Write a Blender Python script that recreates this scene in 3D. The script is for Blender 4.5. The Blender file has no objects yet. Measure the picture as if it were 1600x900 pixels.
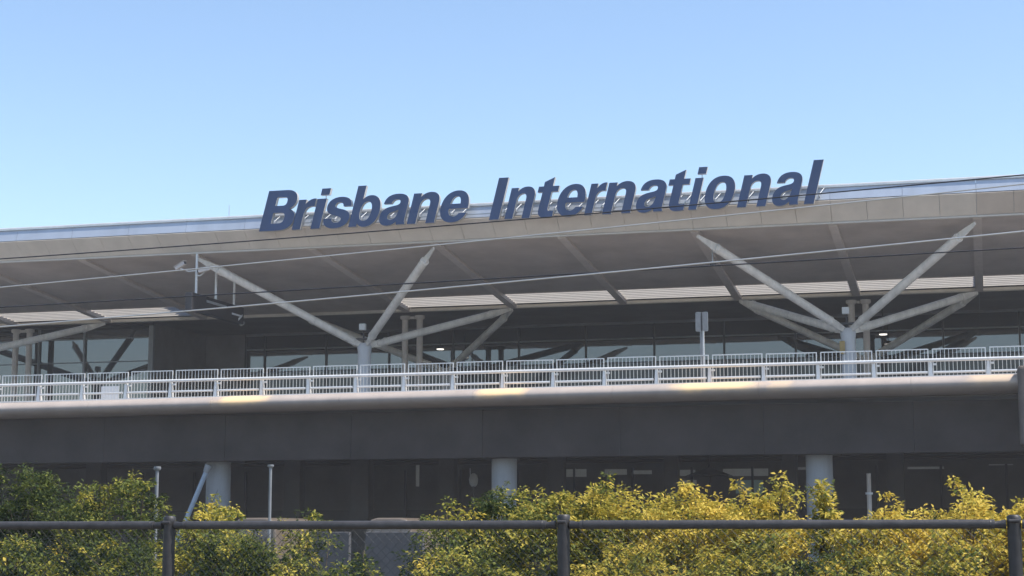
import bpy, math, random
import numpy as np
from mathutils import Vector, Matrix
R = math.radians
random.seed(7); rng = np.random.default_rng(11)
scene = bpy.context.scene
col = scene.collection

# ------------------------------------------------------------------ camera, sky, sun, exposure
EYE = 1.9
YAW, PITCH, FPX = R(15.38), R(8.2), 2657.4
cam = bpy.data.cameras.new('camera'); cam.sensor_width = 36.0; cam.lens = FPX/1600*36
cam.clip_start = 0.1; cam.clip_end = 6000
co = bpy.data.objects.new('camera', cam); col.objects.link(co)
co.location = (0, 0, EYE); co.rotation_euler = (math.pi/2+PITCH, 0, YAW)
scene.camera = co
SUN_EL, SUN_FRONT = R(58), R(6)
to_sun = Vector((math.cos(SUN_EL)*math.cos(SUN_FRONT), -math.cos(SUN_EL)*math.sin(SUN_FRONT), math.sin(SUN_EL)))
world = bpy.data.worlds.new('World'); scene.world = world; world.use_nodes = True
wn = world.node_tree; bg = wn.nodes['Background']
sky = wn.nodes.new('ShaderNodeTexSky'); sky.sky_type = 'NISHITA'; sky.sun_disc = False
sky.sun_elevation = SUN_EL; sky.sun_rotation = math.atan2(to_sun.x, to_sun.y)
sky.air_density = 1.0; sky.dust_density = .45; sky.ozone_density = 1.6
wn.links.new(sky.outputs[0], bg.inputs[0]); bg.inputs[1].default_value = 0.15
sl = bpy.data.lights.new('sun', 'SUN'); sl.energy = 4.2; sl.angle = R(0.53); sl.color = (1.0, .94, .86)
so = bpy.data.objects.new('sun', sl); col.objects.link(so)
so.rotation_euler = (-to_sun).to_track_quat('-Z', 'Y').to_euler()
scene.view_settings.view_transform = 'Standard'; scene.view_settings.look = 'None'
scene.view_settings.exposure = 0.58; scene.view_settings.gamma = 1.0

# a pixel of the 1600x900 photograph to a world point on the vertical plane at depth Y
_F = Vector((-math.sin(YAW)*math.cos(PITCH), math.cos(YAW)*math.cos(PITCH), math.sin(PITCH)))
_Rt = Vector((math.cos(YAW), math.sin(YAW), 0)); _U = _Rt.cross(_F)
def at(x, y, Y):
    d = _F + _Rt*((x-800)/FPX) + _U*((450-y)/FPX)
    d *= Y/d.y
    return Vector((d.x, d.y, d.z+EYE))

# ------------------------------------------------------------------ materials
MATS = {}
def mat(name, c, rough=.6, metal=0.0, var=.12, scale=3.0, bump=0.0, bscale=40, streak=False, spec=.5, emit=None, ior=None):
    m = bpy.data.materials.new(name); m.use_nodes = True; nt = m.node_tree; b = nt.nodes['Principled BSDF']
    b.inputs['Roughness'].default_value = rough; b.inputs['Metallic'].default_value = metal
    b.inputs['Specular IOR Level'].default_value = spec
    if ior: b.inputs['IOR'].default_value = ior
    tc = nt.nodes.new('ShaderNodeNewGeometry')
    mp = nt.nodes.new('ShaderNodeMapping'); nt.links.new(tc.outputs['Position'], mp.inputs[0])
    if streak: mp.inputs['Scale'].default_value = (1, 1, .12)
    n = nt.nodes.new('ShaderNodeTexNoise'); n.inputs['Scale'].default_value = scale; n.inputs['Detail'].default_value = 6
    n.inputs['Roughness'].default_value = .65
    nt.links.new(mp.outputs[0], n.inputs['Vector'])
    r = nt.nodes.new('ShaderNodeValToRGB'); r.color_ramp.elements[0].position = .3; r.color_ramp.elements[1].position = .7
    r.color_ramp.elements[0].color = tuple(max(0, v*(1-var)) for v in c)+(1,)
    r.color_ramp.elements[1].color = tuple(min(1, v*(1+var)) for v in c)+(1,)
    nt.links.new(n.outputs['Fac'], r.inputs[0]); nt.links.new(r.outputs[0], b.inputs['Base Color'])
    if bump:
        n2 = nt.nodes.new('ShaderNodeTexNoise'); n2.inputs['Scale'].default_value = bscale; n2.inputs['Detail'].default_value = 4
        nt.links.new(tc.outputs['Position'], n2.inputs['Vector'])
        bp = nt.nodes.new('ShaderNodeBump'); bp.inputs['Strength'].default_value = bump; bp.inputs['Distance'].default_value = .02
        nt.links.new(n2.outputs['Fac'], bp.inputs['Height']); nt.links.new(bp.outputs[0], b.inputs['Normal'])
    if emit:
        b.inputs['Emission Color'].default_value = emit[0]+(1,); b.inputs['Emission Strength'].default_value = emit[1]
    MATS[name] = m; return m
mat('fascia', (.67, .61, .545), .55, var=.10, scale=.9, streak=True, bump=.05)
mat('fascia_brown', (.57, .50, .44), .55, var=.10, scale=.9, streak=True)
mat('parapet', (.52, .56, .62), .38, .35, var=.10, scale=1.2, streak=True)
mat('capping', (.72, .72, .72), .35, .3, var=.08)
mat('soffit', (.50, .445, .41), .7, var=.16, scale=.5)
mat('soffit_beam', (.60, .54, .50), .6, var=.08)
mat('lip', (.62, .57, .51), .5, var=.06)
mat('louvre', (.34, .32, .29), .5, var=.08)
mat('strut', (.80, .77, .73), .45, var=.18, scale=2.5, streak=True)
mat('column_paint', (.56, .58, .62), .5, var=.08, scale=2, streak=True)
mat('white_rail', (.69, .69, .68), .35, .1, var=.07, scale=6)
mat('galv', (.42, .44, .46), .45, .4, var=.15, scale=9)
mat('sign_back', (.23, .235, .24), .5, .2, var=.15, scale=6)
mat('letter_blue', (.024, .060, .155), .42, var=.16, scale=1.1, streak=True)
mat('letter_side', (.40, .39, .37), .4, var=.1, scale=5)
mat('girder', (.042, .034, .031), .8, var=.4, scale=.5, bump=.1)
mat('deck', (.45, .43, .40), .85, var=.12, scale=1.2, bump=.1)
mat('end_concrete', (.12, .10, .088), .85, var=.2, scale=1.2, bump=.15)
mat('pier', (.30, .31, .32), .8, var=.14, scale=1.8, streak=True, bump=.1, bscale=18)
mat('dark_wall', (.20, .19, .19), .6, var=.2, scale=.6)
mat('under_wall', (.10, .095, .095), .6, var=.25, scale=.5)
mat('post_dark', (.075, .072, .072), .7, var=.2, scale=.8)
mat('frame_dark', (.045, .048, .055), .45, .2)
mat('frame_grey', (.22, .23, .24), .5, .2)
mat('black_box', (.03, .03, .035), .5, var=.1)
mat('asphalt', (.05, .05, .052), .9, var=.25, scale=2, bump=.3)
mat('ground', (.11, .10, .07), .95, var=.4, scale=.6, bump=.4)
mat('ballast', (.16, .145, .13), .95, var=.5, scale=14, bump=.8, bscale=25)
mat('kerb', (.38, .36, .34), .85, var=.12)
mat('fence_post', (.035, .033, .034), .5, .1, var=.3, scale=14, bump=.08)
mat('fence_steel', (.048, .045, .045), .5, .0, var=.3, scale=14, bump=.08)
mat('fence_wire', (.07, .07, .07), .5, .4)
mat('wire_light', (.62, .60, .55), .3, .7, var=.1)
mat('wire_dark', (.045, .045, .05), .5, .3)
mat('twig', (.10, .075, .05), .85, var=.3, scale=20)
mat('cream_van', (.15, .12, .092), .3, .0, var=.08, scale=1.5)
mat('tyre', (.02, .02, .02), .8)
mat('board_white', (.75, .77, .80), .5, var=.04)
mat('lamp_on', (.9, .9, .9), .4, emit=((1, .95, .85), 1.2))
mat('lit_glass', (.25, .25, .24), .3, emit=((.75, .80, .78), .035))
mat('lit_teal', (.12, .2, .2), .3, emit=((.55, .8, .78), .03))
mat('pipe_blue', (.35, .43, .52), .4, .1)
mat('umbrella', (.02, .018, .018), .8)
mat('globe', (.45, .45, .43), .4)
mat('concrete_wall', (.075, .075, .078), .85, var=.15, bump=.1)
mat('bracket_yellow', (.42, .30, .12), .6)

def glass_mat():
    m = bpy.data.materials.new('solar_glass'); m.use_nodes = True; nt = m.node_tree; b = nt.nodes['Principled BSDF']
    b.inputs['Base Color'].default_value = (.018, .026, .03, 1); b.inputs['Roughness'].default_value = .02
    b.inputs['IOR'].default_value = 2.15
    g = nt.nodes.new('ShaderNodeNewGeometry'); n = nt.nodes.new('ShaderNodeTexNoise'); n.inputs['Scale'].default_value = .35
    nt.links.new(g.outputs['Position'], n.inputs['Vector'])
    bp = nt.nodes.new('ShaderNodeBump'); bp.inputs['Strength'].default_value = .12; bp.inputs['Distance'].default_value = .02
    nt.links.new(n.outputs['Fac'], bp.inputs['Height']); nt.links.new(bp.outputs[0], b.inputs['Normal'])
    MATS['glass'] = m
glass_mat()
mat('glass_clear', (.03, .036, .045), .08, var=.3, scale=.7, spec=.5)

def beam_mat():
    # weathered concrete with warm sunlight patches painted into the colour as ochre
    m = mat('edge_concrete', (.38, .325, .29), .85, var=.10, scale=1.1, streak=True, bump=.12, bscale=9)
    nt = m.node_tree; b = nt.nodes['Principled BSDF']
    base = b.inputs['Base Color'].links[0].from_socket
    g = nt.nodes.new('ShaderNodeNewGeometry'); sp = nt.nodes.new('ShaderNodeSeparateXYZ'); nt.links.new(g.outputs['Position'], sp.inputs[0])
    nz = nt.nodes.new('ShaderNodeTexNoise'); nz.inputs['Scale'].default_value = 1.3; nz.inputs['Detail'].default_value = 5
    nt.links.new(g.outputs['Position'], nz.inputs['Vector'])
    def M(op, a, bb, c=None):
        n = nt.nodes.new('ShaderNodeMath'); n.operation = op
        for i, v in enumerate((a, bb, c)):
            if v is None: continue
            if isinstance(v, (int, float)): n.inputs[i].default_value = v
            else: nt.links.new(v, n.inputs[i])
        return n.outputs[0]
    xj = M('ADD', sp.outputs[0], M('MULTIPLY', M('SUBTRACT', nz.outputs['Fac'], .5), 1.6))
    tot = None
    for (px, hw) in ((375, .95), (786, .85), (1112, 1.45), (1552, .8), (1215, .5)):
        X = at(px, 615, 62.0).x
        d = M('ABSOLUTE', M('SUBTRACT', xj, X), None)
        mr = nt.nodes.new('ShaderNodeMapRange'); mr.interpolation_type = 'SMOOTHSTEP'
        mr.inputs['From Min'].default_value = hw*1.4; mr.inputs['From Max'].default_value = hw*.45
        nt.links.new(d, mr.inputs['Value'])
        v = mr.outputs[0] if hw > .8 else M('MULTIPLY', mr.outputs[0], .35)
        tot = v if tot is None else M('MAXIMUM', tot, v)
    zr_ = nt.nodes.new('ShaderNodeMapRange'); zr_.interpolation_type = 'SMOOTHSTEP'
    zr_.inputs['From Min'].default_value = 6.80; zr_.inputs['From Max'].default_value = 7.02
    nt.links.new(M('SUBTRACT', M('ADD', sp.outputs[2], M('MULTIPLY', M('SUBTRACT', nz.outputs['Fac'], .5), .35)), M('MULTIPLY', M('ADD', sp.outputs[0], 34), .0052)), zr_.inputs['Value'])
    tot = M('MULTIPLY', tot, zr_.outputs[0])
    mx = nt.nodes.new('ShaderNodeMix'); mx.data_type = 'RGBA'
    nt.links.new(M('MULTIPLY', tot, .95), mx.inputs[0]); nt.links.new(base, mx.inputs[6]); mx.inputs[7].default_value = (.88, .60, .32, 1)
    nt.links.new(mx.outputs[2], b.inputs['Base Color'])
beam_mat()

def leaf_mat():
    m = bpy.data.materials.new('leaf'); m.use_nodes = True; nt = m.node_tree
    nt.nodes.remove(nt.nodes['Principled BSDF']); out = nt.nodes['Material Output']
    at_ = nt.nodes.new('ShaderNodeAttribute'); at_.attribute_name = 'hue'
    g = nt.nodes.new('ShaderNodeNewGeometry')
    ad = nt.nodes.new('ShaderNodeMath'); ad.operation = 'MULTIPLY_ADD'; nt.links.new(g.outputs['Random Per Island'], ad.inputs[0])
    ad.inputs[1].default_value = .20; nt.links.new(at_.outputs['Fac'], ad.inputs[2])
    sb = nt.nodes.new('ShaderNodeMath'); sb.operation = 'SUBTRACT'; nt.links.new(ad.outputs[0], sb.inputs[0]); sb.inputs[1].default_value = .10
    r = nt.nodes.new('ShaderNodeValToRGB'); e = r.color_ramp.elements
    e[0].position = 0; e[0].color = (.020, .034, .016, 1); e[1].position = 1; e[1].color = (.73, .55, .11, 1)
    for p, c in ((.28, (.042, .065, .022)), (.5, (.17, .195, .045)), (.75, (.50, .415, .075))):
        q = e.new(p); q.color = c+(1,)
    nt.links.new(sb.outputs[0], r.inputs[0])
    d = nt.nodes.new('ShaderNodeBsdfPrincipled'); d.inputs['Roughness'].default_value = .6; d.inputs['Specular IOR Level'].default_value = .15
    nt.links.new(r.outputs[0], d.inputs['Base Color'])
    t = nt.nodes.new('ShaderNodeBsdfTranslucent'); nt.links.new(r.outputs[0], t.inputs[0])
    mx = nt.nodes.new('ShaderNodeMixShader'); mx.inputs[0].default_value = .36
    nt.links.new(d.outputs[0], mx.inputs[1]); nt.links.new(t.outputs[0], mx.inputs[2]); nt.links.new(mx.outputs[0], out.inputs[0])
    MATS['leaf'] = m
leaf_mat()

# ------------------------------------------------------------------ mesh helpers
class MB:
    def __init__(s): s.v = []; s.f = []; s.sm = []
    def box(s, x0, x1, y0, y1, z0, z1):
        b = len(s.v)
        s.v += [(x0,y0,z0),(x1,y0,z0),(x1,y1,z0),(x0,y1,z0),(x0,y0,z1),(x1,y0,z1),(x1,y1,z1),(x0,y1,z1)]
        for q in ((0,3,2,1),(4,5,6,7),(0,1,5,4),(1,2,6,5),(2,3,7,6),(3,0,4,7)):
            s.f.append(tuple(b+i for i in q)); s.sm.append(False)
        return s
    def prism_x(s, prof, x0, x1, smooth=False):      # closed (y,z) profile extruded along X
        b = len(s.v); n = len(prof)
        s.v += [(x0, y, z) for y, z in prof]+[(x1, y, z) for y, z in prof]
        for i in range(n):
            j = (i+1) % n; s.f.append((b+i, b+j, b+n+j, b+n+i)); s.sm.append(smooth)
        c = len(s.v)
        s.v += [(x0, y, z) for y, z in prof]+[(x1, y, z) for y, z in prof]
        s.f.append(tuple(c+i for i in range(n))[::-1]); s.sm.append(False)
        s.f.append(tuple(c+n+i for i in range(n))); s.sm.append(False)
        return s
    def prism_y(s, prof, y0, y1):                    # closed (x,z) profile extruded along Y
        b = len(s.v); n = len(prof)
        s.v += [(x, y0, z) for x, z in prof]+[(x, y1, z) for x, z in prof]
        for i in range(n):
            j = (i+1) % n; s.f.append((b+i, b+j, b+n+j, b+n+i)); s.sm.append(False)
        s.f.append(tuple(b+i for i in range(n))[::-1]); s.sm.append(False)
        s.f.append(tuple(b+n+i for i in range(n))); s.sm.append(False)
        return s
    def tube(s, pts, rad, n=12, caps=True):
        pts = [Vector(p) for p in pts]
        if not isinstance(rad, (list, tuple)): rad = [rad]*len(pts)
        b0 = len(s.v); ref = None
        for i, p in enumerate(pts):
            t = (pts[min(i+1, len(pts)-1)]-pts[max(i-1, 0)]).normalized()
            if ref is None: ref = Vector((0,0,1)) if abs(t.z) < .9 else Vector((1,0,0))
            u = t.cross(ref).normalized(); w = u.cross(t).normalized(); ref = w
            for k in range(n):
                a = 2*math.pi*k/n
                s.v.append(tuple(p+(u*math.cos(a)+w*math.sin(a))*rad[i]))
        for i in range(len(pts)-1):
            for k in range(n):
                k2 = (k+1) % n
                s.f.append((b0+i*n+k, b0+i*n+k2, b0+(i+1)*n+k2, b0+(i+1)*n+k)); s.sm.append(True)
        if caps:
            e = b0+(len(pts)-1)*n; c = len(s.v)
            s.v += s.v[b0:b0+n]+s.v[e:e+n]
            s.f.append(tuple(c+k for k in range(n))[::-1]); s.sm.append(False)
            s.f.append(tuple(c+n+k for k in range(n))); s.sm.append(False)
        return s
    def hexa(s, p):                                  # eight corners, bottom four then top four
        b = len(s.v); s.v += [tuple(q) for q in p]
        for q in ((0,3,2,1),(4,5,6,7),(0,1,5,4),(1,2,6,5),(2,3,7,6),(3,0,4,7)):
            s.f.append(tuple(b+i for i in q)); s.sm.append(False)
        return s
    def mesh(s, name, m):
        me = bpy.data.meshes.new(name); me.from_pydata(s.v, [], s.f); me.update()
        me.polygons.foreach_set('use_smooth', s.sm)
        for mm in (m if isinstance(m, (list, tuple)) else [m]): me.materials.append(MATS[mm])
        return me
    def build(s, name, m, parent=None, loc=None):
        return link(name, s.mesh(name, m), parent, loc)
def link(name, me, parent=None, loc=None):
    o = bpy.data.objects.new(name, me); col.objects.link(o)
    if parent: o.parent = parent
    if loc is not None: o.location = loc
    return o
def tag(o, label=None, cat=None, group=None, kind=None):
    if label: o['label'] = label
    if cat: o['category'] = cat
    if group: o['group'] = group
    if kind: o['kind'] = kind
    return o
def empty(name, loc, label, cat, group=None):
    o = bpy.data.objects.new(name, None); o.location = loc; o.empty_display_size = .2; col.objects.link(o)
    return tag(o, label, cat, group)
def W(o, mb_obj):      # parent with world coordinates kept: the mesh was written in world space
    return mb_obj
def part(mb, name, m, root):
    """mesh written in world coordinates, parented to root (an Empty with pure translation)"""
    o = mb.build(name, m)
    o.parent = root
    p = root; off = Vector((0,0,0))
    while p: off += p.location; p = p.parent
    o.location = -off
    return o
def bevel(o, w=.02, seg=2):
    md = o.modifiers.new('bevel', 'BEVEL'); md.width = w; md.segments = seg; md.limit_method = 'ANGLE'; md.angle_limit = R(40)
    return o

# ------------------------------------------------------------------ ground and roads
def sheet(name, x0, x1, y0, y1, z, m, label):
    b = MB(); b.v = [(x0,y0,z),(x1,y0,z),(x1,y1,z),(x0,y1,z)]; b.f = [(0,1,2,3)]; b.sm = [False]
    return tag(b.build(name, m), label, None, None, 'structure')
sheet('ground', -3000, 3000, -3000, 3000, 0, 'ground', 'dry earth and grass stretching out around the terminal')
sheet('railway_bed', -400, 400, -6, 10.8, .004, 'ballast', 'crushed stone railway bed beside the boundary fence')
sheet('road', -400, 400, 30, 62, .004, 'asphalt', 'asphalt access road in front of the raised roadway')
sheet('pavement', -400, 400, 64.5, 110, .12, 'kerb', 'paved forecourt under the raised roadway')
k = MB().box(-400, 400, 64.3, 64.5, 0, .124).build('kerb', 'kerb'); tag(k, 'low concrete kerb along the forecourt', None, None, 'structure')

# ------------------------------------------------------------------ raised roadway
ER = bpy.data.objects.new('elevated_road', None); col.objects.link(ER); ER.location = (0, 63, 4.8)
tag(ER, 'raised roadway in front of the terminal', None, None, 'structure')
XL, XR = -62.0, 24.0
part(MB().box(XL, XR, 63.61, 104, 6.80, 7.25), 'deck_slab', 'deck', ER)
gx = XL
while gx < XR-.5:
    gj = random.uniform(-.006, .006)
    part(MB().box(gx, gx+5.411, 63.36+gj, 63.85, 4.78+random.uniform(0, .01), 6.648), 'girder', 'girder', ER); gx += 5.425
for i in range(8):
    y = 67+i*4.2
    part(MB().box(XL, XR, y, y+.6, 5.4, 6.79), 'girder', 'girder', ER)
def lift(x): return .0052*(x+34)
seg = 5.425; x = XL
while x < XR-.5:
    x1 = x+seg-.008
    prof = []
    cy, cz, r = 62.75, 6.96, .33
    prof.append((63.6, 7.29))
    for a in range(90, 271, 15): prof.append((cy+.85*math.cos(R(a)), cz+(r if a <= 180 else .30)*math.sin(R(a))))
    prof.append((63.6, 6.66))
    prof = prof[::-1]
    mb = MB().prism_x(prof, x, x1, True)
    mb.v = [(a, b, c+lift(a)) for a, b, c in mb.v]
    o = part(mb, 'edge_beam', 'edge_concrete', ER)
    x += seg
# end post where the edge beam stops at the right
p = at(1592, 640, 61.9)
o = part(MB().box(p.x, p.x+1.1, 61.75, 62.6, 4.9, 7.7), 'end_post', 'end_concrete', ER); bevel(o, .12, 3)
# thin steel drip edge at the top of the beam
x = XL
while x < XR-1:
    mb = MB().box(x, x+10.83, 62.80, 62.88, 7.285, 7.335); mb.v = [(a, b, c+max(0, lift(a))) for a, b, c in mb.v]
    part(mb, 'edge_strip', 'white_rail', ER); x += 10.85

for px, lab in ((342, 'round grey concrete pier with a slanting blue pipe beside it'), (788, 'round grey concrete pier behind the grey green bush top'),
           (1280, 'round grey concrete pier behind the thin upright sprig')):
    c = at(px, 722, 64.5)
    e = empty('concrete_pier', (c.x, 64.5, 0), lab, 'pier', 'piers under the raised roadway')
    part(MB().tube([(c.x, 64.5, .1), (c.x, 64.5, 4.775)], .5, 28), 'shaft', 'pier', e)
    part(MB().tube([(c.x, 64.5, .1), (c.x, 64.5, .35), (c.x, 64.5, .36)], [.62, .62, .52], 28), 'base', 'pier', e)
    part(MB().box(c.x-.8, c.x+.8, 63.86, 65.3, 4.776, 5.1), 'headstock', 'girder', e)

# ------------------------------------------------------------------ terminal building
YF, ZF, SL = 66.0, 13.85, .085
BAY = 5.425; BX = lambda k: .18-BAY*k
YL0, YL1 = 76.0, 78.5
zs = lambda y: ZF-SL*(y-YF)
TB = empty('terminal_building', (-21.5, 88, 7.25), 'long terminal with beige canopy roof edge, dark soffit and tinted glass front', 'building')
Y1, Z1 = 65.16, 14.55         # upper edge of the raked fascia
ZT = 15.17                    # top of the metal upstand
ks = list(range(-4, 11))
for k in ks:
    xr, xl = BX(k), BX(k+1)
    for j in range(4):        # raked fascia panels
        a = xl+j*BAY/4; b = xl+(j+1)*BAY/4-.014
        j1, j2 = random.uniform(-.004, .004), random.uniform(-.004, .004)
        mb = MB().hexa([(a,YF+j1,ZF),(b,YF+j2,ZF),(b,YF+.12,ZF+.12),(a,YF+.12,ZF+.12),(a,Y1+j1,Z1),(b,Y1+j2,Z1),(b,Y1+.12,Z1+.05),(a,Y1+.12,Z1+.05)])
        part(mb, 'fascia_panel', 'fascia_brown' if k < 0 else 'fascia', TB)
    for j in range(2):        # metal upstand panels
        a = xl+j*BAY/2; b = xl+(j+1)*BAY/2-.012; t = random.uniform(-.006, .006)
        part(MB().hexa([(a,Y1+.03,Z1+.052),(b,Y1+.03,Z1+.052),(b,Y1+.1,Z1+.052),(a,Y1+.1,Z1+.052),(a,Y1+.16+t,ZT-.085),(b,Y1+.16,ZT-.085),(b,Y1+.22,ZT-.085),(a,Y1+.22,ZT-.085)]), 'upstand_panel', 'parapet', TB)
    part(MB().box(xl, xr-.01, Y1+.10, Y1+.5, ZT-.083, ZT-.03), 'capping', 'capping', TB)
    part(MB().tube([(xl, Y1+.2, ZT+.02), (xr, Y1+.2, ZT+.02)], .035, 8), 'roof_rail', 'capping', TB)
    part(MB().box(xl, xr-.012, YF-.045, YF+.10, ZF-.065, ZF-.003), 'soffit_lip', 'lip', TB)
    # soffit in three lining panels per bay, butted with a joint
    ye = YL0 if not (5 <= k <= 6) else YL1
    n = 3 if ye == YL0 else 4
    for j in range(n):
        y0 = YF+.13+(ye-YF-.13)*j/n; y1 = YF+.13+(ye-YF-.13)*(j+1)/n-.006
        part(MB().hexa([(xl+.02,y0,zs(y0)),(xr-.02,y0,zs(y0)),(xr-.02,y1,zs(y1)),(xl+.02,y1,zs(y1)),
                        (xl+.02,y0,zs(y0)+.05),(xr-.02,y0,zs(y0)+.05),(xr-.02,y1,zs(y1)+.05),(xl+.02,y1,zs(y1)+.05)]), 'soffit_panel', 'soffit', TB)
    # rib under the joint of two bays
    w = .17
    y0, y1 = YF+.12, YL1
    part(MB().hexa([(xr-w,y0,zs(y0)-.10),(xr+w,y0,zs(y0)-.10),(xr+w,y1,zs(y1)-.16),(xr-w,y1,zs(y1)-.16),
                    (xr-w,y0,zs(y0)-.001),(xr+w,y0,zs(y0)-.001),(xr+w,y1,zs(y1)+.2),(xr-w,y1,zs(y1)+.2)]), 'soffit_rib', 'soffit_beam', TB)
    if not (5 <= k <= 6):
        fr = MB()
        fr.box(xl+w+.01, xr-w-.01, YL0+.002, YL0+.06, zs(YL0)-.03, zs(YL0)+.35)
        lf = part(fr, 'louvre_panel', 'soffit_beam', TB)
        for j in range(7):
            y = YL0+.10+j*.34
            z = zs(y)
            mb = MB().hexa([(xl+w+.012,y,z),(xr-w-.012,y,z),(xr-w-.012,y+.15,z+.01),(xl+w+.012,y+.15,z+.01),
                            (xl+w+.012,y+.325,z+.21),(xr-w-.012,y+.325,z+.21),(xr-w-.012,y+.34,z+.20),(xl+w+.012,y+.34,z+.20)])
            part(mb, 'slat', 'louvre', lf)
    part(MB().box(xl, xr-.01, YL1+.002, YL1+.22, zs(YL1)-.14, zs(YL1)+.02), 'edge_trim', 'lip', TB)
    part(MB().box(xl, xr-.01, YL1+.222, 93, zs(YL1)-.02, zs(YL1)+.05), 'soffit_panel', 'dark_wall', TB)
XA, XB = BX(11), BX(-4)
part(MB().box(XA, XB, Y1+.25, YL0-.02, ZT-.30, ZT-.18), 'roof_sheet', 'parapet', TB)
part(MB().box(XA, XB, YL1+.25, 110, zs(YL1)+.6, zs(YL1)+.75), 'roof_sheet', 'parapet', TB)
part(MB().box(BX(7), BX(5), YL0, YL1+.24, ZT-.31, ZT-.2), 'roof_sheet', 'parapet', TB)

# upper storey glazing
YG = 86.2; ZG0, ZG1 = 7.255, zs(YL1)-.03
xq = [at(385, 540, YG).x]
m0 = at(811, 545, YG).x; sp = 3.62
xs = [m0+i*sp for i in range(-7, 14) if m0+i*sp > xq[0]+.5]
xs = [xq[0]]+xs
for a, b in zip(xs[:-1], xs[1:]):
    for z0, z1 in ((ZG0, 8.9), (8.98, 10.6), (10.68, 11.85), (11.93, ZG1)):
        tl = random.uniform(-.012, .012)
        part(MB().hexa([(a+.05,YG,z0),(b-.05,YG+tl,z0),(b-.05,YG+.03+tl,z0),(a+.05,YG+.03,z0),(a+.05,YG,z1),(b-.05,YG+tl,z1),(b-.05,YG+.03+tl,z1),(a+.05,YG+.03,z1)]), 'glass_pane', 'glass' if z1 > 11 else 'glass_clear', TB)
for a in xs: part(MB().box(a-.045, a+.045, YG-.09, YG+.06, ZG0, ZG1), 'mullion', 'frame_dark', TB)
for z in (8.94, 10.64, 11.89): part(MB().box(xs[0]+.05, xs[-1], YG-.06, YG+.05, z-.035, z+.035), 'transom', 'frame_dark' if z < 11 else 'frame_grey', TB)
part(MB().box(xs[0], xs[-1], YG-.12, YG+.3, ZG1-.12, ZG1+.01), 'head_beam', 'frame_grey', TB)
# solid wall between the two glazed fronts
wl = at(238, 540, 80).x
part(MB().box(at(238, 540, YG).x-3, xq[0]-.06, YG-.02, YG+.2, ZG0, ZG1), 'wall', 'dark_wall', TB)
# projecting glazed lobby at the left
YB = 80.0
ms = [wl, at(133, 545, YB).x, at(62, 545, YB).x, at(-30, 545, YB).x, at(-120, 545, YB).x, at(-220, 545, YB).x]
for b, a in zip(ms[:-1], ms[1:]):
    for z0, z1 in ((ZG0, 10.75), (10.81, 11.98), (12.04, ZG1-.16)):
        part(MB().box(a+.06, b-.06, YB, YB+.03, z0, z1), 'glass_pane', 'glass', TB)
for i, a in enumerate(ms):
    part(MB().box(a-(.16 if i == 0 else .05), a+(.10 if i == 0 else .05), YB-.12, YB+.08, ZG0, ZG1), 'mullion', 'frame_grey', TB)
for z in (10.78, 12.01): part(MB().box(ms[-1], wl-.17, YB-.05, YB+.06, z-.026, z+.026), 'transom', 'frame_grey', TB)
part(MB().box(ms[-1], wl+.1, YB-.14, YB+.1, ZG1-.15, ZG1+.01), 'head_beam', 'frame_dark', TB)
part(MB().box(wl-.15, wl+.1, YB+.09, YG-.03, ZG0, ZG1), 'wall', 'dark_wall', TB)

# lower storey under the raised roadway
YU = 86.0
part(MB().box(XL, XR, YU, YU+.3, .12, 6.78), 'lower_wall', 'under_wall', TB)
xx = XL+2
while xx < XR-3:
    part(MB().box(xx, xx+2.9, YU-.06, YU-.01, .2, 3.1), 'shop_window', 'frame_dark', TB)
    part(MB().box(xx-.14, xx-.02, YU-.14, YU-.005, .125, 5.2), 'mullion', 'frame_dark', TB)
    xx += 3.06
for x0, x1, y0, y1, mm in ((885, 916, 733, 745, 'lit_glass'), (945, 979, 733, 742, 'lit_glass'), (990, 1018, 735, 741, 'lit_glass'), (1042, 1086, 734, 744, 'lit_glass'),
                           (1130, 1200, 732, 744, 'lit_glass'), (1150, 1192, 750, 771, 'lit_teal'), (1058, 1088, 750, 758, 'lit_glass'), (1235, 1260, 730, 734, 'lit_glass'),
                           (1418, 1475, 729, 733, 'lit_glass'), (1545, 1583, 725, 727, 'lit_glass'), (457, 472, 762, 769, 'lit_glass'), (650, 655, 725, 760, 'lit_glass'), (860, 884, 735, 740, 'lit_glass')):
    a, b = at(x0, y1, YU-.1), at(x1, y0, YU-.1)
    part(MB().box(a.x, b.x, YU-.13, YU-.07, a.z, b.z), 'lit_transom', mm, TB)
for px, w in ((565, .45), (700, .35), (1050, .3), (870, .35), (1235, .3), (1400, .35), (460, .4), (150, .4)):
    c = at(px, 760, 74)
    e = empty('dark_post', (c.x, 74, .12), {565: 'dark square post beside the cream van roof', 700: 'dark square post left of the white globe lamp', 1050: 'dark square post left of the umbrella',
        870: 'dark square post right of the bush topped pier', 1235: 'dark square post left of the pier with the upright sprig', 1400: 'dark square post above the rightmost golden hedge dip',
        460: 'dark square post right of the slim capped pole', 150: 'dark square post behind the leafy branches at far left'}[px], 'post', 'posts under the raised roadway')
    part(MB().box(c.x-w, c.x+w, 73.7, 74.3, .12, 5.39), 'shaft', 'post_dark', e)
    part(MB().box(c.x-w-.08, c.x+w+.08, 73.62, 74.38, .12, .5), 'base', 'concrete_wall', e)

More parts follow.
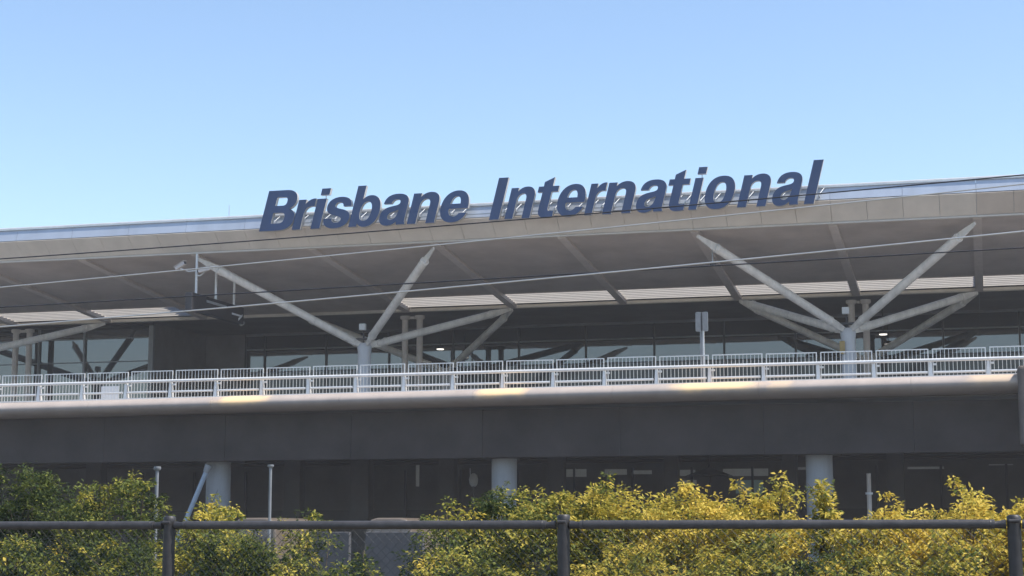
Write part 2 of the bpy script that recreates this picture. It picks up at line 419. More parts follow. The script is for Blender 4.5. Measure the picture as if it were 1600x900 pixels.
# ------------------------------------------------------------------ branching tree columns of the canopy
def strut(root, a, b, r=.178):
    a, b = Vector(a), Vector(b); d = (b-a)
    L = d.length; d.normalize()
    P = lambda s: a+d*s
    part(MB().tube([P(.55), P(.95), P(1.05), P(L-1.25), P(L-1.05)], [r*.62, r*.97, r, r, r*.92], 18), 'strut', 'strut', root)
    for s0 in (.98, L-1.18):
        part(MB().tube([P(s0), P(s0+.07)], r*1.10, 18), 'collar', 'strut', root)
    side = d.cross(Vector((0,0,1))).normalized(); up = side.cross(d).normalized()
    for s0, s1, h0, h1 in ((.02, .75, .10, .17), (L-1.3, L-.05, .20, .06)):
        q = [P(s0)-side*.03-up*h0, P(s0)+side*.03-up*h0, P(s1)+side*.03-up*h1, P(s1)-side*.03-up*h1,
             P(s0)-side*.03+up*h0, P(s0)+side*.03+up*h0, P(s1)+side*.03+up*h1, P(s1)-side*.03+up*h1]
        part(MB().hexa(q), 'gusset_plate', 'strut', root)
def tree(xc, yc, lab, rear=False):
    e = empty('tree_column', (xc, yc, 7.25), lab, 'column', 'branching columns under the canopy')
    zt = 10.35
    part(MB().tube([(xc,yc,7.25),(xc,yc,zt-.35),(xc,yc,zt-.05),(xc,yc,zt+.12)], [.30,.30,.34,.24], 24), 'shaft', 'column_paint', e)
    part(MB().tube([(xc,yc,7.252),(xc,yc,7.42),(xc,yc,7.44)], [.46,.46,.36], 24), 'base', 'column_paint', e)
    for sx in (-1, 1):
        for yy in ((YL1+.1,) if rear else (YF+.25, YL1-.1)):
            zz = zs(min(yy, YL1))-.2
            xe = xc+sx*(BAY-.05)
            a = Vector((xc, yc, zt-.05)); b = Vector((xe, yy, zz)); dd = (b-a).normalized()
            strut(e, a+dd*.1, b)
    return e
for k, lab in ((5, 'branching steel column in front of the twin pipes at mid frame'), (1, 'branching steel column right of the traffic sign, under the last letters'), (9, 'branching steel column cut off by the left edge')):
    tree(BX(k), 72.6, lab)
    # flood lamp on the head
    x = BX(k)
    f = empty('flood_lamp', (x, 72.6, 10.5), {5: 'small white flood lamp on top of the middle branching column', 1: 'small white flood lamp on top of the right branching column', 9: 'small white flood lamp on the column at the left edge'}[k], 'lamp', 'flood lamps on column heads')
    part(MB().box(x-.36, x+.30, 72.45, 72.75, 10.62, 10.70), 'bracket', 'frame_dark', f)
    part(MB().tube([(x-.05,72.6,10.48),(x-.05,72.6,11.1)], .04, 8), 'stem', 'frame_dark', f)
    bevel(part(MB().box(x-.22, x+.08, 72.4, 72.62, 11.06, 11.36), 'housing', 'board_white', f), .03)
for k, lab in ((5, 'shaded branching column deep under the canopy, mid frame'), (1, 'shaded branching column deep under the canopy at right')):
    tree(BX(k), 85.0, lab, True)
for (xa, xb), lab in (((-27.17, -26.41), 'pair of upright beige pipes behind the middle branching column'), ((-5.52, -4.87), 'pair of upright beige pipes behind the right branching column'), ((-48.79, -47.99), 'pair of upright beige pipes at the left edge')):
    e = empty('twin_pipes', ((xa+xb)/2, 78.9, 7.25), lab, 'pipes', 'twin pipe posts')
    for xx in (xa, xb):
        part(MB().tube([(xx,78.9,7.25),(xx,78.9,12.3)], .155, 14), 'pipe', 'soffit_beam', e)
        part(MB().tube([(xx,78.9,12.301),(xx,78.9,12.36),(xx,78.9,12.5)], [.17,.25,.25], 14), 'collar', 'soffit_beam', e)
    part(MB().box(xa+.26, xb-.26, 78.82, 78.98, 12.34, 12.46), 'tie', 'soffit_beam', e)

# ------------------------------------------------------------------ letters of the sign
def bez(path, n=9):
    pts = []
    for q in path:
        if q[0] in 'ML': pts.append((q[1], q[2]))
        else:
            x0, y0 = pts[-1]
            for i in range(1, n+1):
                t = i/n; u = 1-t
                pts.append((u**3*x0+3*u*u*t*q[1]+3*u*t*t*q[3]+t**3*q[5], u**3*y0+3*u*u*t*q[2]+3*u*t*t*q[4]+t**3*q[6]))
    if math.dist(pts[0], pts[-1]) < 1e-4: pts.pop()
    return pts
def P(s):
    out = []
    for t in s.split(';'):
        t = t.strip(); out.append((t[0],)+tuple(float(v) for v in t[1:].split(',')))
    return bez(out)
def oval(cx, cy, rx, ry, n=32, e=2.3):
    return [(cx+rx*math.copysign(abs(math.cos(a))**(2/e), math.cos(a)), cy+ry*math.copysign(abs(math.sin(a))**(2/e), math.sin(a))) for a in (2*math.pi*i/n for i in range(n))]
GL = {
 'I': [P('M0,0;L0,1;L.235,1;L.235,0')], 'l': [P('M0,0;L0,1;L.22,1;L.22,0')],
 'i': [P('M0,0;L0,.735;L.22,.735;L.22,0')],
 'n': [P('M0,0;L0,.735;L.19,.735;L.19,.645;C.24,.72,.32,.755,.41,.755;C.56,.755,.645,.66,.645,.52;L.645,0;L.44,0;L.44,.46;C.44,.545,.405,.595,.335,.595;C.26,.595,.205,.54,.205,.45;L.205,0')],
 'r': [P('M0,0;L0,.735;L.19,.735;L.19,.62;C.24,.70,.31,.752,.40,.752;L.435,.748;L.435,.555;C.41,.56,.385,.562,.36,.562;C.26,.562,.205,.49,.205,.39;L.205,0')],
 't': [P('M.11,.60;L0,.60;L0,.735;L.11,.735;L.11,.84;L.315,.945;L.315,.735;L.46,.735;L.46,.60;L.315,.60;L.315,.215;C.315,.16,.335,.14,.385,.14;L.46,.145;L.46,.002;C.41,-.008,.36,-.012,.31,-.012;C.17,-.012,.11,.06,.11,.18')],
 's': [P('M.02,.235;L.215,.235;C.215,.16,.265,.12,.33,.12;C.395,.12,.435,.15,.435,.20;C.435,.25,.37,.275,.28,.297;C.16,.328,.035,.37,.035,.53;C.035,.68,.16,.755,.32,.755;C.48,.755,.605,.69,.615,.52;L.425,.52;C.42,.585,.375,.62,.315,.62;C.265,.62,.225,.595,.225,.55;C.225,.50,.28,.482,.37,.46;C.5,.428,.635,.38,.635,.23;C.635,.06,.49,-.015,.32,-.015;C.14,-.015,.02,.07,.02,.235')],
 'e': [P('M.65,.315;L.205,.315;C.205,.195,.26,.128,.345,.128;C.40,.128,.44,.155,.46,.205;L.64,.205;C.60,.06,.48,-.015,.34,-.015;C.13,-.015,.0,.13,.0,.37;C.0,.60,.13,.755,.335,.755;C.55,.755,.65,.59,.65,.36'),
       P('M.21,.435;L.45,.435;C.445,.55,.405,.618,.33,.618;C.26,.618,.22,.55,.21,.435')],
 'a': [P('M.03,.52;L.22,.52;C.23,.585,.27,.618,.33,.618;C.40,.618,.43,.592,.43,.54;C.43,.482,.35,.472,.26,.456;C.12,.432,.0,.38,.0,.205;C.0,.06,.10,-.015,.23,-.015;C.32,-.015,.385,.02,.435,.078;C.437,.05,.441,.025,.45,0;L.655,0;L.655,.03;C.635,.05,.63,.08,.63,.15;L.63,.53;C.63,.67,.53,.755,.335,.755;C.15,.755,.04,.68,.03,.52'),
       P('M.43,.365;C.43,.215,.375,.12,.28,.12;C.228,.12,.195,.155,.195,.21;C.195,.27,.235,.298,.295,.315;C.35,.328,.40,.342,.43,.365')],
 'b': [P('M0,0;L0,1;L.2,1;L.2,.665;C.245,.72,.305,.755,.385,.755;C.565,.755,.675,.60,.675,.37;C.675,.14,.565,-.015,.385,-.015;C.29,-.015,.23,.02,.19,.085;L.19,0'), oval(.332, .37, .138, .236)],
 'o': [oval(.335, .37, .335, .385, 44), oval(.335, .37, .133, .24, 32)],
 'B': [P('M0,0;L0,1;L.42,1;C.60,1,.70,.90,.70,.75;C.70,.65,.66,.575,.57,.53;C.69,.49,.74,.40,.74,.28;C.74,.10,.62,0,.42,0'),
       P('M.23,.825;L.40,.825;C.46,.825,.485,.785,.485,.72;C.485,.65,.46,.615,.40,.615;L.23,.615'), P('M.23,.44;L.40,.44;C.475,.44,.51,.40,.51,.31;C.51,.22,.475,.18,.40,.18;L.23,.18')],
}
SHEAR = .25; ZB = 14.375; CAP = 1.70; YS = 64.9; DEP = .20
dg = None
def glyph_mesh(conts, name, sx, sz, x0):
    cu = bpy.data.curves.new(name, 'CURVE'); cu.dimensions = '2D'; cu.fill_mode = 'BOTH'; cu.extrude = DEP/2
    xs_ = [x+SHEAR*z*sz/sx for c in conts for x, z in c]; mn = min(xs_)
    for c in conts:
        s = cu.splines.new('POLY'); s.points.add(len(c)-1); s.use_cyclic_u = True
        for p_, (x, z) in zip(s.points, c): p_.co = ((x+SHEAR*z*sz/sx-mn)*sx, z*sz, 0, 1)
    ob = bpy.data.objects.new(name, cu); col.objects.link(ob)
    bpy.context.view_layer.update()
    me = bpy.data.meshes.new_from_object(ob.evaluated_get(bpy.context.evaluated_depsgraph_get()))
    bpy.data.objects.remove(ob); bpy.data.curves.remove(cu)
    me.transform(Matrix.Rotation(math.pi/2, 4, 'X')); me.name = name
    me.materials.clear(); me.materials.append(MATS['letter_blue']); me.materials.append(MATS['letter_side'])
    for pl in me.polygons:
        pl.material_index = 0 if pl.normal.y < -.9 else 1
        pl.use_smooth = False
    return me
ext = {'B': [(408, 467)], 'r': [(459, 497), (914, 951)], 'i': [(488, 513), (1076, 1101)], 's': [(508, 552)], 'b': [(547, 597)], 'a': [(595, 641), (995, 1043), (1207, 1255)],
       'n': [(638, 689), (790, 838), (942, 995), (1152, 1206)], 'e': [(690, 735), (872, 917)], 'I': [(766, 797)], 't': [(842, 876), (1046, 1081)], 'o': [(1102, 1150)], 'l': [(1256, 1289)]}
SG = empty('terminal_sign', (-17, YS, ZB), 'large dark blue slanted letters standing along the canopy roof edge', 'sign')
for ch, lst in ext.items():
    for (p0, p1) in lst:
        xm = (p0+p1)/2; yy = 363-(xm-408)*.053
        xa, xb = at(p0, yy-20, YS).x, at(p1, yy-20, YS).x
        cs = GL[ch]
        # natural width of the sheared glyph, then fit to the measured width
        zz = CAP
        nat = max(x for c in cs for x, z in c)-min(x for c in cs for x, z in c)
        zmax = max(z for c in cs for x, z in c); zmin = min(z for c in cs for x, z in c)
        sx = zz
        for it in range(25):
            sp_ = [x*sx+SHEAR*z*zz for c in cs for x, z in c]
            sx *= 1+(((xb-xa)-(max(sp_)-min(sp_)))/(nat*sx))*.8
        me = glyph_mesh(cs, 'letter', sx, zz, xa)
        mn = min(v.co.x for v in me.vertices)
        o = link('letter', me, SG); o.location = Vector((xa-mn, YS-DEP/2, ZB))-SG.location
        o['label'] = 'dark blue letter %s with pale edges' % ch
        if ch == 'i':
            q0 = (504, 520) if p0 < 600 else (1091, 1107)
            da, db = at(q0[0], yy-60, YS).x, at(q0[1], yy-60, YS).x
            h0, h1 = .825*CAP, .985*CAP; sw = SHEAR*(h1-h0)
            d = glyph_mesh([[(0, 0), (0, h1-h0), (db-da-sw, h1-h0), (db-da-sw, 0)]], 'letter_dot', 1, 1, 0)
            od = link('letter_dot', d, o); od.location = Vector((da, YS-DEP/2, ZB+h0))-o.location-SG.location
            xm_ = (da+db)/2
            pp = part(MB().box(xm_-.06, xm_-.03, YS-.06, YS-.03, ZB+.72*CAP, ZB+h0+.03), 'dot_post', 'galv', o)
        # brackets back to the upstand
        for fx in (.3, .7):
            bx_ = xa+(xb-xa)*fx
            part(MB().box(bx_-.025, bx_+.025, YS+.001, Y1+.14, ZB+.34, ZB+.39), 'bracket', 'galv', SG)
            part(MB().tube([(bx_, YS+.01, ZB+.37), (bx_+.2, Y1+.16, ZB+.74)], .018, 6), 'bracket', 'galv', SG)
part(MB().box(at(405, 350, YS).x, at(1270, 310, YS).x, YS+.06, YS+.11, ZB+.30, ZB+.335), 'support_rail', 'galv', SG)

# roof aerial
a = at(358, 333, 66.5)
e = empty('roof_aerial', (a.x, 66.5, ZT-.2), 'thin aerial rod standing on the roof left of the sign', 'aerial')
part(MB().tube([(a.x,66.5,ZT-.2),(a.x,66.5,15.95)], [.02,.012], 6), 'rod', 'galv', e)
part(MB().tube([(a.x,66.5,ZT-.2),(a.x,66.5,ZT-.02)], .05, 8), 'base', 'galv', e)

# ------------------------------------------------------------------ hanging sign box with rods, cameras, dome
xh = -32.15
e = empty('hanging_sign', (xh, 68, 12.0), 'dark sign box hung end-on from the soffit on three white rods', 'sign')
for y, z1, z0 in ((65.9, 13.76, 12.02), (67.85, 13.60, 12.02), (69.75, 13.45, 12.02)):
    part(MB().tube([(xh,y,z0),(xh,y,z1)], .055, 10), 'rod', 'white_rail', e)
bevel(part(MB().box(xh-.16, xh+.16, 65.2, 70.5, 11.25, 12.02), 'sign_box', 'black_box', e), .03)
part(MB().box(xh+.161, xh+.18, 66.6, 68.6, 11.75, 11.86), 'light_strip', 'galv', e)
am = part(MB().box(xh+.161, xh+.18, 69.2, 70.2, 11.55, 11.63), 'arrow_mark', 'board_white', e)
part(MB().hexa([(xh+.161,69.9,11.35),(xh+.18,69.9,11.35),(xh+.18,70.3,11.59),(xh+.161,70.3,11.59),(xh+.161,69.9,11.47),(xh+.18,69.9,11.47),(xh+.18,70.3,11.68),(xh+.161,70.3,11.68)]), 'arrow_mark', 'board_white', e)
def cctv(c, d, lab):
    c = Vector(c); d = Vector(d).normalized()
    e = empty('security_camera', c, lab, 'camera', 'security cameras under the canopy edge')
    o = MB().box(-.09, .09, -.26, .26, -.08, .08).build('housing', 'soffit_beam', e); o.rotation_euler = d.to_track_quat('Y', 'Z').to_euler(); bevel(o, .03)
    o = MB().box(-.11, .11, -.29, .31, .081, .10).build('sun_shield', 'soffit_beam', e); o.rotation_euler = d.to_track_quat('Y', 'Z').to_euler()
    o = MB().tube([(0,.26,0),(0,.30,0)], .06, 12).build('lens', 'black_box', e); o.rotation_euler = d.to_track_quat('Y', 'Z').to_euler()
    q = Vector((xh, 65.9, c.z-.18))-c
    MB().tube([(0,0,-.1),(q.x*.5,q.y*.5,q.z-.05),(q.x,q.y,q.z)], .03, 8).build('arm', 'white_rail', e)
cctv((xh-.62, 65.6, 13.22), (.9, -.2, .45), 'white security camera left of the hanging rods')
cctv((xh+.45, 65.7, 13.02), (-.9, -.3, -.25), 'white security camera right of the first hanging rod')
c = at(377, 505, 70.6)
e = empty('dome_camera', c, 'small pale dome camera below the dark hanging sign box', 'camera')
bm = MB(); bm.tube([(0,0,.30),(0,0,.12)], .03, 8); o = bm.build('stem', 'galv', e)
bm = MB(); bm.tube([(0,0,.12),(0,0,.08),(0,0,.0),(0,0,-.08),(0,0,-.13)], [.06,.13,.15,.11,.03], 16); bm.build('dome', 'globe', e)
# pendant rod under the right strut
c = at(1113, 378, 67.5); c2 = at(1113, 411, 67.5)
e = empty('pendant_rod', c2, 'thin rod with a dark fitting hanging below the strut top at right', 'rod')
part(MB().tube([(c.x,67.5,c2.z),(c.x,67.5,c.z)], .035, 8), 'rod', 'galv', e)
bevel(part(MB().box(c.x-.12, c.x+.12, 67.4, 67.6, c2.z-.1, c2.z+.02), 'fitting', 'black_box', e), .02)
# lit downlights on the rear soffit
for px, py, lab in ((688, 547, 'small lit round lamp low behind the twin pipes'), (1380, 524, 'small lit lamp above a dark box right of the right column')):
    q = at(px, py, 84)
    e = empty('soffit_lamp', q, lab, 'lamp', 'lit lamps deep under the canopy')
    MB().tube([(0,0,.02),(0,0,.06)], [.17,.20], 18).build('lens', 'lamp_on', e)
    MB().tube([(0,0,.061),(0,0,.2)], [.22,.18], 18).build('housing', 'frame_dark', e)
    MB().tube([(0,0,.201),(0,0,ZG1-q.z)], .025, 6).build('stem', 'frame_dark', e)

# ------------------------------------------------------------------ railing and crash barrier along the roadway
XG = [-37.80+2.008*n for n in range(-2, 22)]
RL = empty('balustrade', (-17, 63.35, 7.25), 'white barred balustrade panels behind the tubular rail', 'railing')
zt, zb = 8.50, 7.36
fr = MB()
wd = 2.008-.13
fr.box(0, .035, -.02, .02, 0, zt-zb); fr.box(wd-.035, wd, -.02, .02, 0, zt-zb)
fr.box(.036, wd-.036, -.021, .021, zt-zb-.035, zt-zb+.002); fr.box(.036, wd-.036, -.021, .021, -.002, .035)
frm = fr.mesh('railing_panel', 'white_rail')
brm = MB().box(-.010, .010, -.008, .008, .036, zt-zb-.036).mesh('bar', 'white_rail')
for i, x in enumerate(XG[:-1]):
    o = link('railing_panel', frm, RL, Vector((x+.065, 63.35, zb+lift(x)*.25+random.uniform(-.012, .012)))-RL.location)
    o.rotation_euler = (random.uniform(-.008, .008), random.uniform(-.003, .003), random.uniform(-.006, .006))
    for j in range(1, 13):
        link('bar', brm, o, (wd*j/13, 0, 0))
CB = empty('crash_barrier', (-17, 63.05, 7.25), 'white tubular crash rail on stout posts in front of the balustrade', 'barrier')
x0, x1 = XG[0]-3, XG[-1]+1
for z, r in ((8.04, .062), (7.60, .047)):
    for i in range(len(XG)-1):
        a, b = XG[i], XG[i+1]
        if z < 8 : a += .10; b -= .10
        part(MB().tube([(a,62.98,z+lift(a)*.25),(b-.006,62.98,z+lift(b)*.25)], r, 10), 'rail', 'white_rail', CB)
for x in XG:
    dz = lift(x)*.25
    part(MB().hexa([(x-.075,62.95,7.25),(x+.075,62.95,7.25),(x+.075,63.25,7.25),(x-.075,63.25,7.25),(x-.045,63.0,8.0+dz),(x+.045,63.0,8.0+dz),(x+.045,63.14,8.0+dz),(x-.045,63.14,8.0+dz)]), 'post', 'white_rail', CB)
    part(MB().box(x+.075, x+.20, 63.02, 63.10, 7.86+dz, 7.93+dz), 'lug', 'white_rail', CB)

# traffic sign seen from behind
c = at(1097, 503, 63.5)
e = empty('traffic_sign', (c.x, 63.5, 7.25), 'grey back of a rounded traffic sign on a post at the railing', 'sign')
def rrect(w, h, r, n=5):
    out = []
    for cx, cz, a0 in ((w-r, h-r, 0), (-w+r, h-r, 90), (-w+r, -h+r, 180), (w-r, -h+r, 270)):
        for i in range(n+1): a = R(a0+90*i/n); out.append((cx+r*math.cos(a), cz+r*math.sin(a)))
    return out
for s, w in ((-1, .092), (1, .092)):
    pr = [(x+c.x+s*.135, z+c.z) for x, z in rrect(w, .36, .05)]
    part(MB().prism_y(pr, 63.40, 63.42), 'plate', 'sign_back', e)
    part(MB().prism_y([(x+c.x+s*.135, z+c.z) for x, z in rrect(w+.012, .372, .055)], 63.4205, 63.43), 'plate_rim', 'galv', e)
part(MB().box(c.x-.085, c.x+.015, 63.446, 63.56, 7.25, c.z+.36), 'post', 'frame_grey', e)
part(MB().box(c.x-.035, c.x+.025, 63.405, 63.432, c.z-.35, c.z+.34), 'channel', 'black_box', e)
part(MB().box(c.x+.02, c.x+.075, 63.45, 63.52, 7.25, c.z-.30), 'post', 'white_rail', e)
for dz in (-.2, .2): part(MB().box(c.x-.16, c.x+.16, 63.433, 63.445, c.z+dz-.02, c.z+dz+.02), 'clamp', 'frame_grey', e)
# white notice board behind the left railing
a, b = at(158, 624, 64.2), at(186, 604, 64.2)
e = empty('notice_board', (a.x, 64.2, 7.25), 'plain white board standing behind the left railing', 'board')
part(MB().box(a.x, b.x, 64.18, 64.22, 7.42, 8.0), 'panel', 'board_white', e)
for x in (a.x+.06, b.x-.06): part(MB().box(x-.03, x+.03, 64.221, 64.28, 7.25, 8.0), 'leg', 'frame_grey', e)
# yellow tag on right column
c = at(1316, 543, 72.2)
o = MB().box(-.11, .11, -.03, .03, -.28, .28).build('column_notice', 'bracket_yellow', None, (c.x, 72.24, c.z)); tag(o, 'small ochre notice fixed to the left of the right branching column', 'notice'); bevel(o, .02)

# ------------------------------------------------------------------ things under and before the roadway
c = at(340, 722, 63.95)
e = empty('slanting_pipe', (at(296, 800, 63.6).x, 63.6, 0), 'slanting pale blue pipe leaning on the left pier', 'pipe')
p0, p1 = at(296, 800, 63.6), at(322, 738, 63.6); dn = p0+(p0-p1)*1.55
part(MB().tube([dn, p0, p1], .10, 12), 'tube', 'pipe_blue', e)
part(MB().tube([p1, p1+Vector((.12,.0,.3))], [.13,.16], 12), 'elbow', 'pier', e)
def slim_pole(px, py, Y, r, lab, mt='frame_grey'):
    t = at(px, py, Y)
    e = empty('slim_pole', (t.x, Y, 0), lab, 'pole', 'slim capped poles behind the hedge')
    part(MB().tube([(t.x,Y,0),(t.x,Y,t.z-.05)], r, 12), 'shaft', mt, e)
    part(MB().tube([(t.x,Y,t.z-.05),(t.x,Y,t.z-.03),(t.x,Y,t.z)], [r*1.3,r*2.3,r*2.0], 12), 'cap', mt, e)
    part(MB().tube([(t.x,Y,0),(t.x,Y,.06)], r*2.2, 12), 'foot', mt, e)
slim_pole(423, 726, 26, .024, 'slim pale pole with a flat cap, clear of the leaves')
slim_pole(246, 729, 18.5, .020, 'slim pole with a flat cap among leafy branches at left', 'frame_grey')
# globe lamp
c = at(740, 749, 70)
e = empty('globe_lamp', (c.x, 70, .12), 'pale oval lamp on a thin post under the roadway', 'lamp')
part(MB().tube([(c.x,70,c.z-.30),(c.x,70,c.z-.2),(c.x,70,c.z),(c.x,70,c.z+.18),(c.x,70,c.z+.26)], [.10,.17,.20,.15,.05], 16), 'globe', 'globe', e)
part(MB().tube([(c.x,70,.12),(c.x,70,c.z-.30)], .04, 8), 'post', 'frame_dark', e)
part(MB().tube([(c.x-.14,70,c.z+.1),(c.x-.16,70,c.z+.48)], .02, 6), 'hook', 'galv', e)
# umbrella
c = at(1108, 731, 72)
e = empty('umbrella', (c.x, 72, .12), 'dark open umbrella under the roadway behind the golden hedge', 'umbrella')
mb = MB(); n = 8; tip = (c.x, 72, c.z+.05); rim = []
mb.v.append(tip)
for i in range(n):
    a = 2*math.pi*i/n+.2; mb.v.append((c.x+1.0*math.cos(a), 72+1.0*math.sin(a), c.z-.34))
for i in range(n):
    a = 2*math.pi*(i+.5)/n+.2; mb.v.append((c.x+.93*math.cos(a), 72+.93*math.sin(a), c.z-.30))
for i in range(n):
    j = (i+1) % n; mb.f += [(0, 1+i, 1+n+i), (0, 1+n+i, 1+j)]; mb.sm += [False, False]
o = part(mb, 'canopy', 'umbrella', e); md = o.modifiers.new('thick', 'SOLIDIFY'); md.thickness = .02
part(MB().tube([(c.x,72,.12),(c.x,72,c.z+.55)], .035, 8), 'pole', 'umbrella', e)
part(MB().tube([(c.x,72,.12),(c.x,72,.25)], .3, 16), 'base', 'umbrella', e)
# white capped lamp post
c = at(1358, 771, 66)
e = empty('bollard_lamp', (c.x, 66, .0), 'post with a white ringed lamp head behind the golden hedge dip', 'lamp')
part(MB().tube([(c.x,66,.12),(c.x,66,c.z-.04)], .09, 12), 'post', 'soffit_beam', e)
part(MB().tube([(c.x,66,c.z-.04),(c.x,66,c.z+.04)], .14, 14), 'ring', 'board_white', e)
part(MB().tube([(c.x,66,c.z+.041),(c.x,66,c.z+.75)], .08, 12), 'head', 'soffit_beam', e)
# parked vans
def van(px, Y, lab, m):
    c = at(px, 809, Y); z = 0.004
    e = empty('parked_van', (c.x, Y, 0), lab, 'van', 'vans parked on the access road')
    w = .93; top = c.z
    pr = [(-w,.45),(-w-.02,1.0),(-w*.97,1.35),(-w*.86,top-.25),(-w*.70,top-.06),(-w*.45,top),(w*.45,top),(w*.70,top-.06),(w*.86,top-.25),(w*.97,1.35),(w+.02,1.0),(w,.45)]
    o = part(MB().prism_y([(c.x+a, b) for a, b in pr[::-1]], Y, Y+4.4), 'body', m, e); bevel(o, .09, 3)
    part(MB().prism_y([(c.x+a, b) for a, b in [(.78,1.38),(.70,top-.22),(-.70,top-.22),(-.78,1.38)]], Y-.012, Y+.02), 'rear_window', 'glass', e)
    part(MB().box(c.x-.95, c.x+.95, Y-.12, Y+.15, .38, .62), 'bumper', 'tyre', e)
    for s in (-1, 1):
        part(MB().box(c.x+s*.82-.07, c.x+s*.82+.07, Y-.02, Y+.05, .95, 1.3), 'tail_lamp', 'bracket_yellow', e)
        for yy in (.9, 3.5): part(MB().tube([(c.x+s*.72,Y+yy,.34),(c.x+s*.93,Y+yy,.34)], .335, 20), 'wheel', 'tyre', e)
van(607, 56, 'cream van seen from behind, right of the dark square post', 'cream_van')
van(397, 56.5, 'cream van roof left of the slim pale pole', 'cream_van')
# low concrete barrier across the road
for i, (p0, p1) in enumerate(((478, 547), (573, 662))):
    a, b = at(p0, 831, 40), at(p1, 831, 40)
    e = MB().prism_x([(39.7,0),(40.3,0),(40.2,.3),(40.1,.5),(40.08,a.z),(39.92,a.z),(39.9,.5),(39.8,.3)], a.x, b.x).build('concrete_barrier', 'concrete_wall')
    tag(e, ('left', 'right')[i]+' one of two low grey concrete barriers seen below the fence rail', 'barrier', 'low concrete barriers'); bevel(e, .02)

# ------------------------------------------------------------------ chain link fence beside the railway
YN = 11.6
FN = empty('chain_link_fence', (-3, YN, 0), 'dark chain link fence with pipe rail and round posts in front of the hedge', 'fence')
sp_f = 3.005; xp = [at(265, 815, YN).x+sp_f*i for i in range(-4, 7)]
zr = at(800, 820, YN).z
for i, x in enumerate(xp):
    tp = zr+.055+random.uniform(-.008, .008)
    part(MB().tube([(x,YN,0),(x,YN,tp-.03),(x,YN,tp),(x,YN,tp+.012)], [.044,.044,.047,.030], 18), 'post', 'fence_post', FN)
    for s in (-1, 1):
        part(MB().tube([(x+s*.05,YN-.01,zr),(x+s*.12,YN-.01,zr-.004),(x+s*.15,YN-.01,zr)], [.030,.022,.033], 12), 'rail_clamp', 'fence_post', FN)
    part(MB().tube([(x-.03,YN-.056,zr+.02),(x+.03,YN-.056,zr+.02)], .012, 8), 'bolt', 'fence_steel', FN)
    if i < len(xp)-1:
        part(MB().tube([(x+.12,YN-.01,zr),(xp[i+1]-.12,YN-.01,zr)], .030, 16), 'top_rail', 'fence_steel', FN)
V = []; F = []
def thin(a, b, r=.0019):
    a, b = Vector(a), Vector(b); d = (b-a).normalized(); u = d.cross(Vector((0,1,0))).normalized(); w = Vector((0,1,0))
    b0 = len(V)
    for p in (a, b):
        for k in range(3):
            t = 2*math.pi*k/3; V.append(tuple(p+u*r*math.cos(t)+w*r*math.sin(t)))
    for k in range(3): F.append((b0+k, b0+(k+1)%3, b0+3+(k+1)%3, b0+3+k))
pt = .070; H = zr-.05
x = xp[0]-H
while x < xp[-1]:
    thin((x, YN+.024, .05), (x+H, YN+.024, H+.05)); thin((x, YN+.030, H+.05), (x+H, YN+.030, .05)); x += pt
me = bpy.data.meshes.new('wire_mesh'); me.from_pydata(V, [], F); me.materials.append(MATS['fence_wire'])
o = link('wire_mesh', me, FN); o.location = -FN.location; o['kind'] = 'stuff'

# ------------------------------------------------------------------ shrubs
def leaves(centers, radii, hues, per, size=(.028, .056)):
    # each centre is a flat rosette of leaves at the end of a twig
    m = len(centers); n = per*m
    tilt = rng.normal(0, .34, (m, 2)); up = np.stack([tilt[:, 0], tilt[:, 1]-.12, np.ones(m)], 1); up /= np.linalg.norm(up, axis=1)[:, None]
    ux = np.cross(up, np.array([0, 1.0, 0])); ux /= np.linalg.norm(ux, axis=1)[:, None]; uy = np.cross(up, ux)
    C = np.repeat(centers, per, 0); Rr = np.repeat(radii, per); Hu = np.repeat(hues, per)
    UP, UX, UY = (np.repeat(a, per, 0) for a in (up, ux, uy))
    th = rng.uniform(0, 2*math.pi, n); rr = np.sqrt(rng.uniform(.0, 1, n)); el = np.repeat(rng.uniform(.75, 1.6, m), per)
    out = UX*(np.cos(th)*el)[:, None]+UY*(np.sin(th)/el)[:, None]
    pos = C+out*(Rr*rr)[:, None]+UP*(Rr*(rng.normal(0, .30, n)-.35*rr*rr))[:, None]
    ax = out*.8+rng.normal(size=(n, 3))*.42+UP*rng.uniform(-.35, .35, n)[:, None]; ax /= np.linalg.norm(ax, axis=1)[:, None]
    nr = UP+rng.normal(size=(n, 3))*.40
    sd = np.cross(ax, nr); sd /= np.linalg.norm(sd, axis=1)[:, None]+1e-9
    nr = np.cross(sd, ax)
    L = rng.uniform(size[0], size[1], n)[:, None]; Wd = L*rng.uniform(.20, .30, n)[:, None]
    base = pos; tip = pos+ax*L-nr*L*.16; mid = pos+ax*L*.45
    lf = mid-sd*Wd+nr*L*.08; rt = mid+sd*Wd+nr*L*.08
    v = np.stack([base, rt, tip, lf], 1).reshape(-1, 3)
    i0 = np.arange(n)*4
    f = np.stack([np.stack([i0, i0+1, i0+2], 1), np.stack([i0, i0+2, i0+3], 1)], 1).reshape(-1, 3)
    return v, f, np.repeat(np.clip(Hu+rng.normal(0, .05, n), 0, 1), 4)
def mesh_np(name, v, f, hue):
    me = bpy.data.meshes.new(name); me.vertices.add(len(v)); me.vertices.foreach_set('co', v.astype(np.float32).ravel())
    me.loops.add(len(f)*3); me.loops.foreach_set('vertex_index', f.astype(np.int32).ravel())
    me.polygons.add(len(f)); me.polygons.foreach_set('loop_start', (np.arange(len(f))*3).astype(np.int32))
    a = me.attributes.new('hue', 'FLOAT', 'POINT'); a.data.foreach_set('value', hue.astype(np.float32))
    me.update(calc_edges=True); me.materials.append(MATS['leaf']); return me
